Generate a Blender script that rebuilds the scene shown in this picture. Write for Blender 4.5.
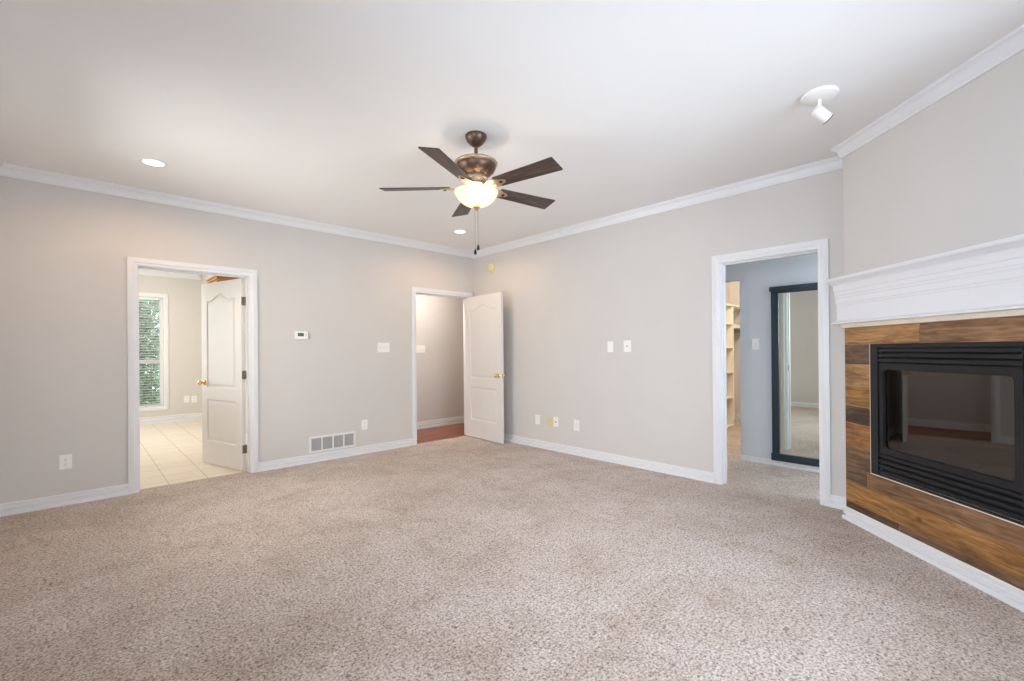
import bpy, bmesh, math, random
from mathutils import Vector, Matrix
from mathutils.geometry import tessellate_polygon

for o in list(bpy.data.objects):
    bpy.data.objects.remove(o, do_unlink=True)
S = bpy.context.scene
COL = S.collection
R = math.radians
rnd = random.Random(7)

# ------------------------------------------------------------------ camera
CAM = Vector((-4.2857, -5.2837, 1.252))
YAW, PITCH, ROLL = 0.8060, 0.0021, -0.0079
fw = Vector((math.cos(YAW) * math.cos(PITCH), math.sin(YAW) * math.cos(PITCH), math.sin(PITCH)))
rt = Vector((math.sin(YAW), -math.cos(YAW), 0))
up = rt.cross(fw)
c_, s_ = math.cos(ROLL), math.sin(ROLL)
rt, up = c_ * rt + s_ * up, -s_ * rt + c_ * up
cd = bpy.data.cameras.new('camera')
cd.sensor_width = 36
cd.lens = 450.2987 / 1024 * 36
cd.shift_y = 9.4571 / 1024
cd.clip_start = 0.02
cam = bpy.data.objects.new('camera', cd)
COL.objects.link(cam)
M = Matrix((rt, up, -fw)).transposed().to_4x4()
M.translation = CAM
cam.matrix_world = M
S.camera = cam

# ------------------------------------------------------------------ world, daylight, exposure
w = bpy.data.worlds.new('sky'); S.world = w
w.use_nodes = True
bg = w.node_tree.nodes['Background']
bg.inputs[0].default_value = (0.78, 0.92, 1.0, 1)
bg.inputs[1].default_value = 4.2
S.view_settings.view_transform = 'Standard'
S.view_settings.look = 'None'
S.view_settings.gamma = 1
S.view_settings.use_curve_mapping = False
S.view_settings.exposure = -0.04
S.cycles.max_bounces = 12
S.cycles.diffuse_bounces = 8
S.cycles.glossy_bounces = 5
S.cycles.transmission_bounces = 6
S.cycles.transparent_max_bounces = 10
S.cycles.use_denoising = True
S.cycles.sample_clamp_indirect = 6


def area(name, loc, aim, sx, sy, power, col):
    l = bpy.data.lights.new(name, 'AREA')
    l.shape = 'RECTANGLE'; l.size = sx; l.size_y = sy
    l.energy = power; l.color = col
    o = bpy.data.objects.new(name, l); COL.objects.link(o)
    o.location = loc
    o.rotation_euler = Vector(aim).to_track_quat('-Z', 'Z').to_euler()
    return o


area('daylight_added_corner_window', (-4.93, -1.50, 1.45), (1, 0, 0), 1.5, 1.75, 54, (1.0, 0.91, 0.81))  # unseen corner window, added to spread light deeper into the room
area('daylight_south_window', (-2.10, -6.14, 1.40), (0, 1, 0), 1.9, 1.9, 84, (0.82, 0.86, 1.0))
area('daylight_added_tile_room_side', (-4.98, 3.0, 1.45), (1, 0, 0), 2.0, 1.7, 24, (1.0, 0.86, 0.74))  # unseen side opening, added to brighten the tiled room
area('daylight_added_mirror_hall_end', (0.62, -6.14, 1.40), (0, 1, 0), 0.6, 1.3, 26, (0.80, 0.90, 1.0))  # unseen end opening, added to give the mirror hall cool light
area('daylight_west_window', (-5.50, -4.75, 2.05), (1, 0, -.6), 1.7, 1.8, 146, (0.77, 0.82, 1.0))
sun = bpy.data.lights.new('sun', 'SUN'); sun.energy = 1.6; sun.angle = R(2); sun.color = (1.0, 0.95, 0.86)
sun_o = bpy.data.objects.new('sun', sun); COL.objects.link(sun_o); sun_o.rotation_euler = Vector((-.6, 0, -.8)).to_track_quat('-Z', 'Y').to_euler()

# ------------------------------------------------------------------ materials
def nmat(name):
    m = bpy.data.materials.new(name); m.use_nodes = True
    nt = m.node_tree
    return m, nt, nt.nodes['Principled BSDF']


def lin(c):
    f = lambda v: v / 12.92 if v <= 0.04045 else ((v + 0.055) / 1.055) ** 2.4
    return tuple(f(x / 255.0) for x in c) + (1,)


def N(nt, t, **kw):
    n = nt.nodes.new(t)
    for k, v in kw.items():
        if k.startswith('i_'):
            n.inputs[int(k[2:])].default_value = v
        else:
            setattr(n, k, v)
    return n


def coords(nt, scale=(1, 1, 1), loc=(0, 0, 0), kind='Object'):
    tc = N(nt, 'ShaderNodeTexCoord'); mp = N(nt, 'ShaderNodeMapping')
    mp.inputs['Scale'].default_value = scale
    mp.inputs['Location'].default_value = loc
    nt.links.new(tc.outputs[kind], mp.inputs['Vector'])
    return mp.outputs[0]


def noise(nt, vec, scale, detail=3, rough=0.55, dist=0.0):
    n = N(nt, 'ShaderNodeTexNoise')
    n.inputs['Scale'].default_value = scale
    n.inputs['Detail'].default_value = detail
    n.inputs['Roughness'].default_value = rough
    n.inputs['Distortion'].default_value = dist
    nt.links.new(vec, n.inputs['Vector'])
    return n.outputs['Fac']


def ramp(nt, fac, stops):
    r = N(nt, 'ShaderNodeValToRGB')
    el = r.color_ramp.elements
    while len(el) < len(stops):
        el.new(0.5)
    for e, (p, c) in zip(el, stops):
        e.position = p; e.color = c if len(c) == 4 else tuple(c) + (1,)
    nt.links.new(fac, r.inputs[0])
    return r.outputs[0]


def mix(nt, a, b, fac, mode='MIX'):
    m = N(nt, 'ShaderNodeMix', data_type='RGBA', blend_type=mode)
    for sock, v in ((m.inputs[6], a), (m.inputs[7], b), (m.inputs[0], fac)):
        if hasattr(v, 'is_output'):
            nt.links.new(v, sock)
        else:
            sock.default_value = v
    return m.outputs[2]


def bump(nt, b, h, strength, dist=0.01):
    n = N(nt, 'ShaderNodeBump')
    n.inputs['Strength'].default_value = strength
    n.inputs['Distance'].default_value = dist
    nt.links.new(h, n.inputs['Height'])
    nt.links.new(n.outputs[0], b.inputs['Normal'])


def plain(name, col, rough=0.5, metal=0.0, var=0.03, vscale=6.0, bmp=0.0, bscale=120, spec=0.5):
    """paint / plastic / metal with a slight procedural variation"""
    m, nt, b = nmat(name)
    c = lin(col)
    v = coords(nt)
    lo = tuple(x * (1 - var) for x in c[:3]); hi = tuple(min(1, x * (1 + var)) for x in c[:3])
    nt.links.new(ramp(nt, noise(nt, v, vscale), [(0.3, lo), (0.7, hi)]), b.inputs['Base Color'])
    b.inputs['Roughness'].default_value = rough
    b.inputs['Metallic'].default_value = metal
    b.inputs['Specular IOR Level'].default_value = spec
    if bmp:
        bump(nt, b, noise(nt, v, bscale, 4), bmp, 0.002)
    return m


WALL = plain('wall_paint', (209, 205, 201), 0.7, var=0.012, vscale=2, bmp=0.08, bscale=160, spec=0.25)
WALLB = plain('cool_grey_paint', (205, 210, 217), 0.7, var=0.012, vscale=2, bmp=0.08, bscale=160, spec=0.25)
WALLT = plain('tile_room_paint', (210, 206, 200), 0.7, var=0.012, vscale=2, spec=0.25)
CEIL = plain('ceiling_paint', (238, 237, 236), 0.85, var=0.008, vscale=2, bmp=0.1, bscale=90, spec=0.15)
TRIM = plain('trim_white', (227, 227, 229), 0.35, var=0.008)
DOOR = plain('door_white', (226, 223, 219), 0.38, var=0.008)
PLASTIC = plain('white_plastic', (240, 238, 234), 0.35, var=0.01)
PLASTD = plain('slot_dark', (70, 68, 64), 0.5)
PLASTG = plain('switch_recess', (196, 192, 186), 0.5)  # pale grey for toggle slots, screws, buttons and a jack
IVORY = plain('aged_ivory_plastic', (214, 200, 150), 0.45, var=0.03)
IVORYD = plain('aged_ivory_deep', (226, 214, 170), 0.45, var=0.03)
BRASS = plain('polished_brass', (236, 206, 140), 0.25, metal=1.0, var=0.03)
HINGE = plain('aged_hinge_metal', (150, 138, 116), 0.4, metal=0.9, var=0.08, vscale=40)
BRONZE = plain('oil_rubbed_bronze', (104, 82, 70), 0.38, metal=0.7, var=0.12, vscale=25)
BRONZEL = plain('pale_bronze_bulb_lit', (188, 164, 138), 0.34, metal=0.7, var=0.1, vscale=25)  # pale bronze, lightened to carry the bulbs' light on the blade brackets
BLACK = plain('black_enamel', (25, 26, 30), 0.38, var=0.1, vscale=30, spec=0.35)
BLACKD = plain('black_recess', (14, 14, 15), 0.7, var=0.1)
NAVY = plain('navy_painted_wood', (27, 43, 54), 0.4, var=0.08, vscale=20)
VENTG = plain('grille_grey', (176, 174, 172), 0.5)
CREAM = plain('unpainted_cream_strip', (226, 214, 196), 0.6, var=0.04, vscale=30)
CAULK = plain('white_caulk', (228, 214, 196), 0.6, var=0.03)
SHELF = plain('closet_white', (240, 234, 222), 0.5, var=0.01)
LCD = plain('lcd_screen', (92, 98, 86), 0.25)
PANEL = plain('firebox_side_panel', (186, 180, 168), 0.8, var=0.12, vscale=14)
BRICK = plain('firebox_liner', (128, 118, 104), 0.85, var=0.25, vscale=18)
GRASS = plain('lawn', (92, 118, 66), 0.9, var=0.3, vscale=4)
BARK = plain('bark', (92, 78, 62), 0.9, var=0.2, vscale=20)
LEAF = plain('leaf_green', (126, 140, 114), 0.5, var=0.35, vscale=9)
CHAIN = plain('chain_metal', (150, 138, 120), 0.35, metal=0.7)
DKMETAL = plain('lamp_interior', (90, 88, 84), 0.5)


def mat_carpet():
    m, nt, b = nmat('carpet_pile')
    v = coords(nt)
    fine = noise(nt, v, 92, 3, 0.66, 0.35)
    vs = coords(nt, (1, 1, 1), (3.1, 7.7, 0))
    fine2 = noise(nt, vs, 44, 3, 0.70, 0.4)
    sp = ramp(nt, fine, [(0.31, lin((92, 80, 70))), (0.42, lin((172, 157, 146))), (0.54, lin((208, 195, 186))), (0.74, lin((234, 225, 218)))])
    sp2 = ramp(nt, fine2, [(0.33, (0.48, 0.45, 0.42)), (0.43, (0.92, 0.91, 0.90)), (0.70, (1.07, 1.07, 1.07))])
    c = mix(nt, sp, sp2, 1.0, 'MULTIPLY')
    wear = noise(nt, coords(nt, (1.0, 1.35, 1), (1.3, 2.2, 0)), 1.6, 6, 0.66, 0.6)
    wr = ramp(nt, wear, [(0.34, (0.84, 0.80, 0.75)), (0.50, (0.985, 0.97, 0.95)), (0.64, (1.06, 1.07, 1.08))])
    c = mix(nt, c, wr, 1.0, 'MULTIPLY')
    trod = noise(nt, coords(nt, (1.7, 0.9, 1), (5.3, 0.4, 0)), 4.6, 5, 0.66, 1.2)
    tr = ramp(nt, trod, [(0.34, (0.87, 0.84, 0.80)), (0.52, (1.0, 1.0, 1.0)), (0.70, (1.05, 1.05, 1.05))])
    c = mix(nt, c, tr, 0.85, 'MULTIPLY')
    nt.links.new(c, b.inputs['Base Color'])
    b.inputs['Roughness'].default_value = 0.95
    b.inputs['Specular IOR Level'].default_value = 0.1
    b.inputs['Sheen Weight'].default_value = 0.15
    add = N(nt, 'ShaderNodeMath', operation='ADD')
    nt.links.new(fine, add.inputs[0]); nt.links.new(fine2, add.inputs[1])
    bump(nt, b, add.outputs[0], 0.55, 0.012)
    return m


def mat_tile():
    m, nt, b = nmat('ceramic_tile')
    v = coords(nt, (1, 1, 1), (3.67, 0.04, 0))
    br = N(nt, 'ShaderNodeTexBrick', offset=0.0, squash=1.0)
    br.inputs['Scale'].default_value = 1
    br.inputs['Brick Width'].default_value = 0.315
    br.inputs['Row Height'].default_value = 0.315
    br.inputs['Mortar Size'].default_value = 0.0035
    br.inputs['Mortar Smooth'].default_value = 0.1
    br.inputs['Color1'].default_value = lin((228, 216, 199))
    br.inputs['Color2'].default_value = lin((233, 222, 206))
    br.inputs['Mortar'].default_value = lin((176, 160, 140))
    nt.links.new(v, br.inputs['Vector'])
    n = ramp(nt, noise(nt, coords(nt, (1, 3, 1)), 9, 4), [(0.3, (0.93, 0.92, 0.91)), (0.7, (1.03, 1.03, 1.03))])
    nt.links.new(mix(nt, br.outputs['Color'], n, 1.0, 'MULTIPLY'), b.inputs['Base Color'])
    b.inputs['Roughness'].default_value = 0.35
    return m


def wood(name, dark, mid, light, scale=(2.2, 40, 40), rough=0.55, seed=0.0, knots=0.0, spec=0.4):
    m, nt, b = nmat(name)
    v = coords(nt, scale, (seed, seed * 1.7, seed * 0.6))
    g = noise(nt, v, 1.0, 6, 0.6, 0.7)
    c = ramp(nt, g, [(0.34, lin(dark)), (0.5, lin(mid)), (0.66, lin(light))])
    big = noise(nt, coords(nt, (1.6, 7, 7), (seed * 2.3, 0, seed)), 1.0, 3)
    bgc = ramp(nt, big, [(0.36, (0.66, 0.65, 0.64)), (0.64, (1.16, 1.16, 1.15))])
    c = mix(nt, c, bgc, 1.0, 'MULTIPLY')
    if knots:
        vo = N(nt, 'ShaderNodeTexVoronoi'); vo.inputs['Scale'].default_value = 1.0
        nt.links.new(coords(nt, (5.0, 9, 9), (seed, 0, seed * 3)), vo.inputs['Vector'])
        k = ramp(nt, vo.outputs['Distance'], [(0.05, (knots, knots, knots)), (0.16, (0, 0, 0))])
        c = mix(nt, c, lin((70, 42, 22)), k)
    nt.links.new(c, b.inputs['Base Color'])
    b.inputs['Roughness'].default_value = rough
    b.inputs['Specular IOR Level'].default_value = spec
    bump(nt, b, g, 0.12, 0.004)
    return m


CARPET = mat_carpet()
TILE = mat_tile()
HALLWOOD = wood('hall_hardwood', (96, 52, 36), (134, 78, 56), (160, 100, 74), (2, 18, 18), 0.35, 2.0)
BLADE = wood('walnut_blade', (50, 39, 35), (76, 60, 54), (98, 80, 71), (5, 70, 70), 0.4, 5.0)
CABW = wood('maple_cabinet', (150, 104, 60), (182, 134, 84), (204, 158, 106), (3, 30, 30), 0.45, 8.0)
LOGM = wood('ceramic_log', (58, 48, 38), (96, 82, 64), (140, 124, 98), (4, 20, 20), 0.9, 9.0)
PW = {
    'honey': wood('plank_honey', (132, 92, 52), (168, 125, 80), (192, 152, 106), (5.5, 60, 50), seed=1.0, knots=0.0),
    'tanbrown': wood('plank_tan_brown', (106, 76, 52), (138, 102, 72), (164, 128, 94), (5.5, 60, 50), seed=3.1),
    'greybrown': wood('plank_grey_brown', (80, 60, 46), (108, 83, 63), (132, 105, 82), (5.5, 60, 50), seed=4.4),
    'tan': wood('plank_tan', (130, 94, 57), (162, 121, 78), (186, 148, 103), (5.5, 60, 50), seed=6.2, knots=0.7),
    'amber': wood('plank_amber', (116, 78, 40), (150, 106, 58), (174, 132, 82), (5.5, 60, 50), seed=7.7, knots=0.8),
    'dark': wood('plank_dark', (64, 47, 36), (90, 67, 50), (112, 86, 66), (5.5, 60, 50), seed=9.3),
    'orange': wood('plank_orange', (110, 71, 39), (144, 98, 56), (168, 122, 78), (5.5, 60, 50), seed=11.1, knots=0.3),
    'brown': wood('plank_brown', (82, 60, 43), (110, 82, 60), (134, 104, 80), (5.5, 60, 50), seed=12.5),
    'midbrown': wood('plank_mid_brown', (96, 68, 46), (126, 92, 64), (150, 116, 84), (5.5, 60, 50), seed=14.9),
}


def mat_glass(name, tint, gloss, rough=0.02):
    m = bpy.data.materials.new(name); m.use_nodes = True
    nt = m.node_tree; nt.nodes.clear()
    out = N(nt, 'ShaderNodeOutputMaterial'); mx = N(nt, 'ShaderNodeMixShader')
    tr = N(nt, 'ShaderNodeBsdfTransparent'); tr.inputs[0].default_value = tint
    gl = N(nt, 'ShaderNodeBsdfGlossy'); gl.inputs['Roughness'].default_value = rough
    fr = N(nt, 'ShaderNodeFresnel'); fr.inputs[0].default_value = gloss
    nt.links.new(fr.outputs[0], mx.inputs[0]); nt.links.new(tr.outputs[0], mx.inputs[1])
    nt.links.new(gl.outputs[0], mx.inputs[2]); nt.links.new(mx.outputs[0], out.inputs[0])
    return m


WGLASS = mat_glass('window_glass', (0.97, 0.98, 0.98, 1), 1.4)
FGLASS = mat_glass('fireplace_glass', (0.94, 0.93, 0.91, 1), 2.15, 0.012)


def mat_mirror():
    m, nt, b = nmat('mirror_silver')
    n = ramp(nt, noise(nt, coords(nt), 1.2), [(0.3, (0.80, 0.84, 0.78)), (0.7, (0.82, 0.86, 0.80))])
    nt.links.new(n, b.inputs['Base Color'])
    b.inputs['Metallic'].default_value = 1.0
    b.inputs['Roughness'].default_value = 0.015
    return m


MIRROR = mat_mirror()


def mat_bowl():
    m = bpy.data.materials.new('frosted_bowl_glass'); m.use_nodes = True
    nt = m.node_tree; nt.nodes.clear()
    out = N(nt, 'ShaderNodeOutputMaterial')
    a = N(nt, 'ShaderNodeBsdfTranslucent'); a.inputs[0].default_value = (0.150, 0.138, 0.112, 1)
    d = N(nt, 'ShaderNodeBsdfDiffuse'); d.inputs[0].default_value = (0.92, 0.90, 0.85, 1)
    mx = N(nt, 'ShaderNodeMixShader'); mx.inputs[0].default_value = 0.45
    nt.links.new(a.outputs[0], mx.inputs[1]); nt.links.new(d.outputs[0], mx.inputs[2])
    nt.links.new(mx.outputs[0], out.inputs[0])
    return m


BOWL = mat_bowl()


def mat_emit(name, col, st):
    m = bpy.data.materials.new(name); m.use_nodes = True
    nt = m.node_tree; nt.nodes.clear()
    out = N(nt, 'ShaderNodeOutputMaterial'); e = N(nt, 'ShaderNodeEmission')
    e.inputs[0].default_value = col; e.inputs[1].default_value = st
    nt.links.new(e.outputs[0], out.inputs[0])
    return m


LAMP = mat_emit('lamp_lens_lit', (1.0, 0.95, 0.86, 1), 6.0)

# ------------------------------------------------------------------ mesh building
class MB:
    def __init__(s):
        s.v = []; s.f = []; s.mi = []; s.cur = 0

    def add(s, vs, fs):
        o = len(s.v)
        s.v += [tuple(x) for x in vs]
        for f in fs:
            s.f.append(tuple(i + o for i in f)); s.mi.append(s.cur)
        return s

    def box(s, x0, x1, y0, y1, z0, z1):
        x0, x1 = sorted((x0, x1)); y0, y1 = sorted((y0, y1)); z0, z1 = sorted((z0, z1))
        v = [(x, y, z) for z in (z0, z1) for y in (y0, y1) for x in (x0, x1)]
        return s.add(v, [(0, 2, 3, 1), (4, 5, 7, 6), (0, 1, 5, 4), (2, 6, 7, 3), (0, 4, 6, 2), (1, 3, 7, 5)])

    def prism(s, poly, h0, h1, fn):
        """poly: 2D outline; fn(a, b, h) -> 3D point"""
        n = len(poly)
        v = [fn(a, b, h0) for a, b in poly] + [fn(a, b, h1) for a, b in poly]
        f = [tuple(range(n - 1, -1, -1)), tuple(range(n, 2 * n))]
        f += [(i, (i + 1) % n, n + (i + 1) % n, n + i) for i in range(n)]
        return s.add(v, f)

    def lathe(s, prof, seg=32, c=(0, 0, 0), axis='Z', close=True):
        """prof: (radius, height)"""
        vs, fs = [], []
        n = len(prof)
        for k in range(seg):
            a = 2 * math.pi * k / seg
            for r, h in prof:
                x, y = r * math.cos(a), r * math.sin(a)
                p = (x, y, h) if axis == 'Z' else ((h, x, y) if axis == 'X' else (y, h, x))
                vs.append(tuple(p[i] + c[i] for i in range(3)))
        for k in range(seg):
            k2 = (k + 1) % seg
            for i in range(n - 1):
                fs.append((k * n + i, k2 * n + i, k2 * n + i + 1, k * n + i + 1))
        if close:
            if prof[0][0] > 1e-5:
                fs.append(tuple(k * n for k in range(seg - 1, -1, -1)))
            if prof[-1][0] > 1e-5:
                fs.append(tuple(k * n + n - 1 for k in range(seg)))
        return s.add(vs, fs)

    def tube(s, pts, r, seg=10):
        pts = [Vector(p) for p in pts]
        rings = []
        for i, p in enumerate(pts):
            d = (pts[min(i + 1, len(pts) - 1)] - pts[max(i - 1, 0)]).normalized()
            a = d.orthogonal().normalized() if i == 0 else (rings_a - d * rings_a.dot(d)).normalized()
            rings_a = a
            b = d.cross(a)
            rr = r[i] if isinstance(r, (list, tuple)) else r
            rings.append([p + rr * (math.cos(2 * math.pi * k / seg) * a + math.sin(2 * math.pi * k / seg) * b) for k in range(seg)])
        vs = [v for ring in rings for v in ring]
        fs = []
        for i in range(len(pts) - 1):
            for k in range(seg):
                k2 = (k + 1) % seg
                fs.append((i * seg + k, i * seg + k2, (i + 1) * seg + k2, (i + 1) * seg + k))
        fs.append(tuple(range(seg - 1, -1, -1)))
        fs.append(tuple(len(vs) - seg + k for k in range(seg)))
        return s.add(vs, fs)

    def sweep(s, path, prof, fn, prev=None, nxt=None):
        """sweep profile (offset to the right of the path, height) along a 2D path; prev / nxt mitre the ends"""
        P = [Vector(p) for p in path]
        ext = [Vector(prev)] if prev is not None else []
        ext += P
        if nxt is not None:
            ext.append(Vector(nxt))
        k0 = 1 if prev is not None else 0
        rows = []
        for i in range(len(P)):
            j = i + k0
            ds = []
            if j > 0: ds.append((ext[j] - ext[j - 1]).normalized())
            if j < len(ext) - 1: ds.append((ext[j + 1] - ext[j]).normalized())
            ns = [Vector((d.y, -d.x)) for d in ds]
            if len(ns) == 2:
                m = ns[0] + ns[1]
                m = m / max(0.2, m.dot(ns[0]))
            else:
                m = ns[0]
            rows.append([fn(P[i].x + m.x * d, P[i].y + m.y * d, h) for d, h in prof])
        n = len(prof)
        vs = [v for r_ in rows for v in r_]
        fs = []
        for i in range(len(rows) - 1):
            for k in range(n):
                k2 = (k + 1) % n
                fs.append((i * n + k, (i + 1) * n + k, (i + 1) * n + k2, i * n + k2))
        fs.append(tuple(range(n)))
        fs.append(tuple(len(vs) - 1 - k for k in range(n)))
        return s.add(vs, fs)

    def xf(s, m):
        s.v = [tuple(m @ Vector(p)) for p in s.v]
        return s

    def build(s, name, mats, parent=None, smooth=None, bevel=0.0, recalc=True, mw=None):
        me = bpy.data.meshes.new(name)
        me.from_pydata(s.v, [], s.f)
        for i, p in enumerate(me.polygons):
            p.material_index = s.mi[i]
        bm = bmesh.new(); bm.from_mesh(me)
        if recalc:
            bmesh.ops.recalc_face_normals(bm, faces=bm.faces)
        if bevel:
            es = [e for e in bm.edges if len(e.link_faces) == 2 and e.calc_face_angle(0) > R(30)]
            bmesh.ops.bevel(bm, geom=es, offset=bevel, segments=2, profile=0.6, affect='EDGES', clamp_overlap=True)
        bm.to_mesh(me); bm.free()
        if smooth:
            me.shade_smooth()
            me.set_sharp_from_angle(angle=R(smooth))
        for m in (mats if isinstance(mats, (list, tuple)) else [mats]):
            me.materials.append(m)
        o = bpy.data.objects.new(name, me); COL.objects.link(o)
        if parent is not None:
            o.parent = parent
        if mw is not None:
            o.matrix_world = mw
        return o


def tag(o, label, cat=None, group=None, kind=None):
    o['label'] = label
    if cat: o['category'] = cat
    if group: o['group'] = group
    if kind: o['kind'] = kind
    return o


def struct(o, label):
    o['kind'] = 'structure'; o['label'] = label
    return o


def empty(name, loc=(0, 0, 0), rz=0.0, mw=None):
    o = bpy.data.objects.new(name, None); COL.objects.link(o)
    o.empty_display_size = 0.1
    if mw is not None:
        o.matrix_world = mw
    else:
        o.location = loc; o.rotation_euler = (0, 0, rz)
    return o


def copy_tree(o, parent=None):
    c = o.copy(); COL.objects.link(c)
    if parent is not None: c.parent = parent
    for ch in o.children:
        copy_tree(ch, c)
    return c


PLAN = lambda a, b, h: (a, b, h)
# wall frames: local x along the wall (to the viewer's right), local y into the wall, z up
WN = Matrix.Identity(4)                                   # wall y = 0
WE = Matrix(((0, 1, 0, 0), (-1, 0, 0, 0), (0, 0, 1, 0), (0, 0, 0, 1)))   # wall x = 0 : local x = -world y
q = math.sqrt(0.5)
E0 = 4.3598
WF = Matrix(((-q, q, 0, E0 / 2), (-q, -q, 0, -E0 / 2), (0, 0, 1, 0), (0, 0, 0, 1)))  # fireplace face
SL, SR = 3.407, 4.91                                       # chimney breast extent along the face


def fp(s_, y_=0.0):
    p = WF @ Vector((s_, y_, 0)); return (p.x, p.y)


CH = 2.74
XW, YS = -4.757, -5.95
D1 = (-3.905, -3.010)   # openings between jamb faces
D2 = (-1.006, -0.112)
D3 = (-4.378, -3.615)
DH = 2.048
CORN_L, CORN_R = fp(SL), fp(SR)
RET_L = (0.0, CORN_L[1] + CORN_L[0])
RET_R = (CORN_R[0] + (CORN_R[1] - YS), YS)

# ------------------------------------------------------------------ floors, ceiling
m = MB().box(XW - .12, 4.35, YS - .12, 0.02, -0.10, 0).box(D1[0] - .02, D1[1] + .02, 0.02, 0.10, -0.10, 0)
struct(m.build('floor', CARPET), 'beige speckled cut pile carpet through the room and the mirror hall')
m = MB().box(-5.0, -2.48, 0.10, 5.12, -0.10, -0.008)
struct(m.build('floor_tile_room', TILE), 'cream ceramic tile floor beyond the doorway with the window')
m = MB().box(-2.48, 2.2, 0.02, 1.17, -0.10, -0.006)
struct(m.build('floor_entry_hall', HALLWOOD), 'reddish brown hardwood floor behind the open paneled door')
m = MB().box(-5.1, 4.35, YS - .12, 5.15, CH, CH + 0.1)
struct(m.build('ceiling', CEIL), 'flat white painted ceiling')

# ------------------------------------------------------------------ walls of the main room
def wall_x(x0, x1, y0, y1, holes):
    """wall running along x with holes (a0, a1, z0, z1)"""
    m = MB(); cur = x0
    for a0, a1, z0, z1 in sorted(holes):
        m.box(cur, a0, y0, y1, 0 - .02, CH)
        if z0 > 0: m.box(a0, a1, y0, y1, -.02, z0)
        m.box(a0, a1, y0, y1, z1, CH); cur = a1
    return m.box(cur, x1, y0, y1, -.02, CH)


def wall_y(y0, y1, x0, x1, holes):
    m = MB(); cur = y0
    for a0, a1, z0, z1 in sorted(holes):
        m.box(x0, x1, cur, a0, -.02, CH)
        if z0 > 0: m.box(x0, x1, a0, a1, -.02, z0)
        m.box(x0, x1, a0, a1, z1, CH); cur = a1
    return m.box(x0, x1, cur, y1, -.02, CH)


JT = 0.018
struct(wall_x(XW - .12, 0.12, 0, 0.12, [(D1[0] - JT, D1[1] + JT, 0, DH + JT), (D2[0] - JT, D2[1] + JT, 0, DH + JT)]).build('wall_north', WALL),
       'greige painted wall with the two doorways, thermostat and return vent')
struct(wall_y(YS - .12, 0.0, 0, 0.12, [(D3[0] - JT, D3[1] + JT, 0, DH + JT)]).build('wall_east', WALL),
       'greige painted wall holding the mirror hall doorway')
struct(wall_y(YS - .12, 0.0, XW - .12, XW, [(-5.60, -3.90, 0.58, 2.32), (-2.25, -0.75, 0.58, 2.32)]).build('wall_west', WALL), 'greige wall with a window')
struct(wall_x(XW, 0.0, YS - .12, YS, [(-3.05, -1.15, 0.45, 2.35)]).build('wall_south', WALL), 'greige wall with a wide window')

# chimney breast set across the corner
HS0, HS1, HZ0, HZ1 = 3.668, 4.642, 0.418, 1.266
m = MB()
m.box(SL, HS0, 0, 0.08, 0, CH).box(HS1, SR, 0, 0.08, 0, CH).box(HS0, HS1, 0, 0.08, 0, HZ0).box(HS0, HS1, 0, 0.08, HZ1, CH)
m.box(SL, SL + .08, 0.08, 0.3155, 0, CH).box(SR - .08, SR, 0.08, 0.42, 0, CH)
struct(m.build('wall_fireplace', WALL, mw=WF), 'greige angled chimney wall above and around the fireplace')

# windows that light the room, off the picture's edge
def window_unit(name, label, w_, h_, mw, mull):
    r_ = empty(name, mw=mw)
    f = MB()
    for a in (0, w_ - .05): f.box(a, a + .05, 0.03, 0.10, 0, h_)
    for z in (0, h_ - .05): f.box(.05, w_ - .05, 0.03, 0.10, z, z + .05)
    f.build('window_frame', TRIM, r_)
    g = MB()
    for i in range(1, mull): g.box(i * w_ / mull - .025, i * w_ / mull + .025, 0.035, 0.095, 0.05, h_ - .05)
    g.box(.05, w_ - .05, 0.045, 0.085, h_ / 2 - .02, h_ / 2 + .02)
    g.build('sash', TRIM, r_)
    MB().box(.05, w_ - .05, 0.062, 0.068, .05, h_ - .05).build('glass', WGLASS, r_)
    MB().box(-.05, w_ + .05, -.06, 0.03, -.03, 0).build('window_sill', TRIM, r_)
    return struct(r_, label)


window_unit('window_2', 'white framed window in the wall beside the camera', 1.70, 1.74,
            Matrix.Translation((XW, -5.60, 0.58)) @ Matrix.Rotation(R(90), 4, 'Z'), 2)
window_unit('added_window_4', 'unseen white framed window added in the side wall near the tiled room doorway', 1.50, 1.74,
            Matrix.Translation((XW, -2.25, 0.58)) @ Matrix.Rotation(R(90), 4, 'Z'), 2)  # window added for more even light at the far end
window_unit('window_3', 'wide white framed window behind the camera', 1.90, 1.90,
            Matrix.Translation((-1.15, YS, 0.45)) @ Matrix.Rotation(R(180), 4, 'Z'), 3)

# ------------------------------------------------------------------ crown moulding and baseboards
CROWN = [(0, -0.090), (0.010, -0.090), (0.013, -0.078), (0.016, -0.074), (0.016, -0.068), (0.020, -0.058), (0.028, -0.040),
         (0.038, -0.028), (0.044, -0.024), (0.044, -0.016), (0.049, -0.014), (0.051, 0.0), (0, 0.0)]
CROWN = [(a, CH + b) for a, b in CROWN]
BASE = [(0, 0), (0.023, 0), (0.023, 0.019), (0.020, 0.026), (0.006, 0.029), (0.004, 0.037), (0.015, 0.0395), (0.016, 0.044), (0.016, 0.058), (0.013, 0.0625),
        (0.004, 0.065), (0.003, 0.073), (0.012, 0.075), (0.012, 0.087), (0.008, 0.093), (0.003, 0.095), (0, 0.095)]
BASEF = [(max(0, x * .95 - .003), z) for x, z in BASE]
loop = [(XW, YS), (XW, 0), (0, 0), RET_L, CORN_L, CORN_R, RET_R]
side = ['west', 'north', 'east', 'chimney_return', 'fireplace', 'chimney_far_return', 'south']
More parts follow.
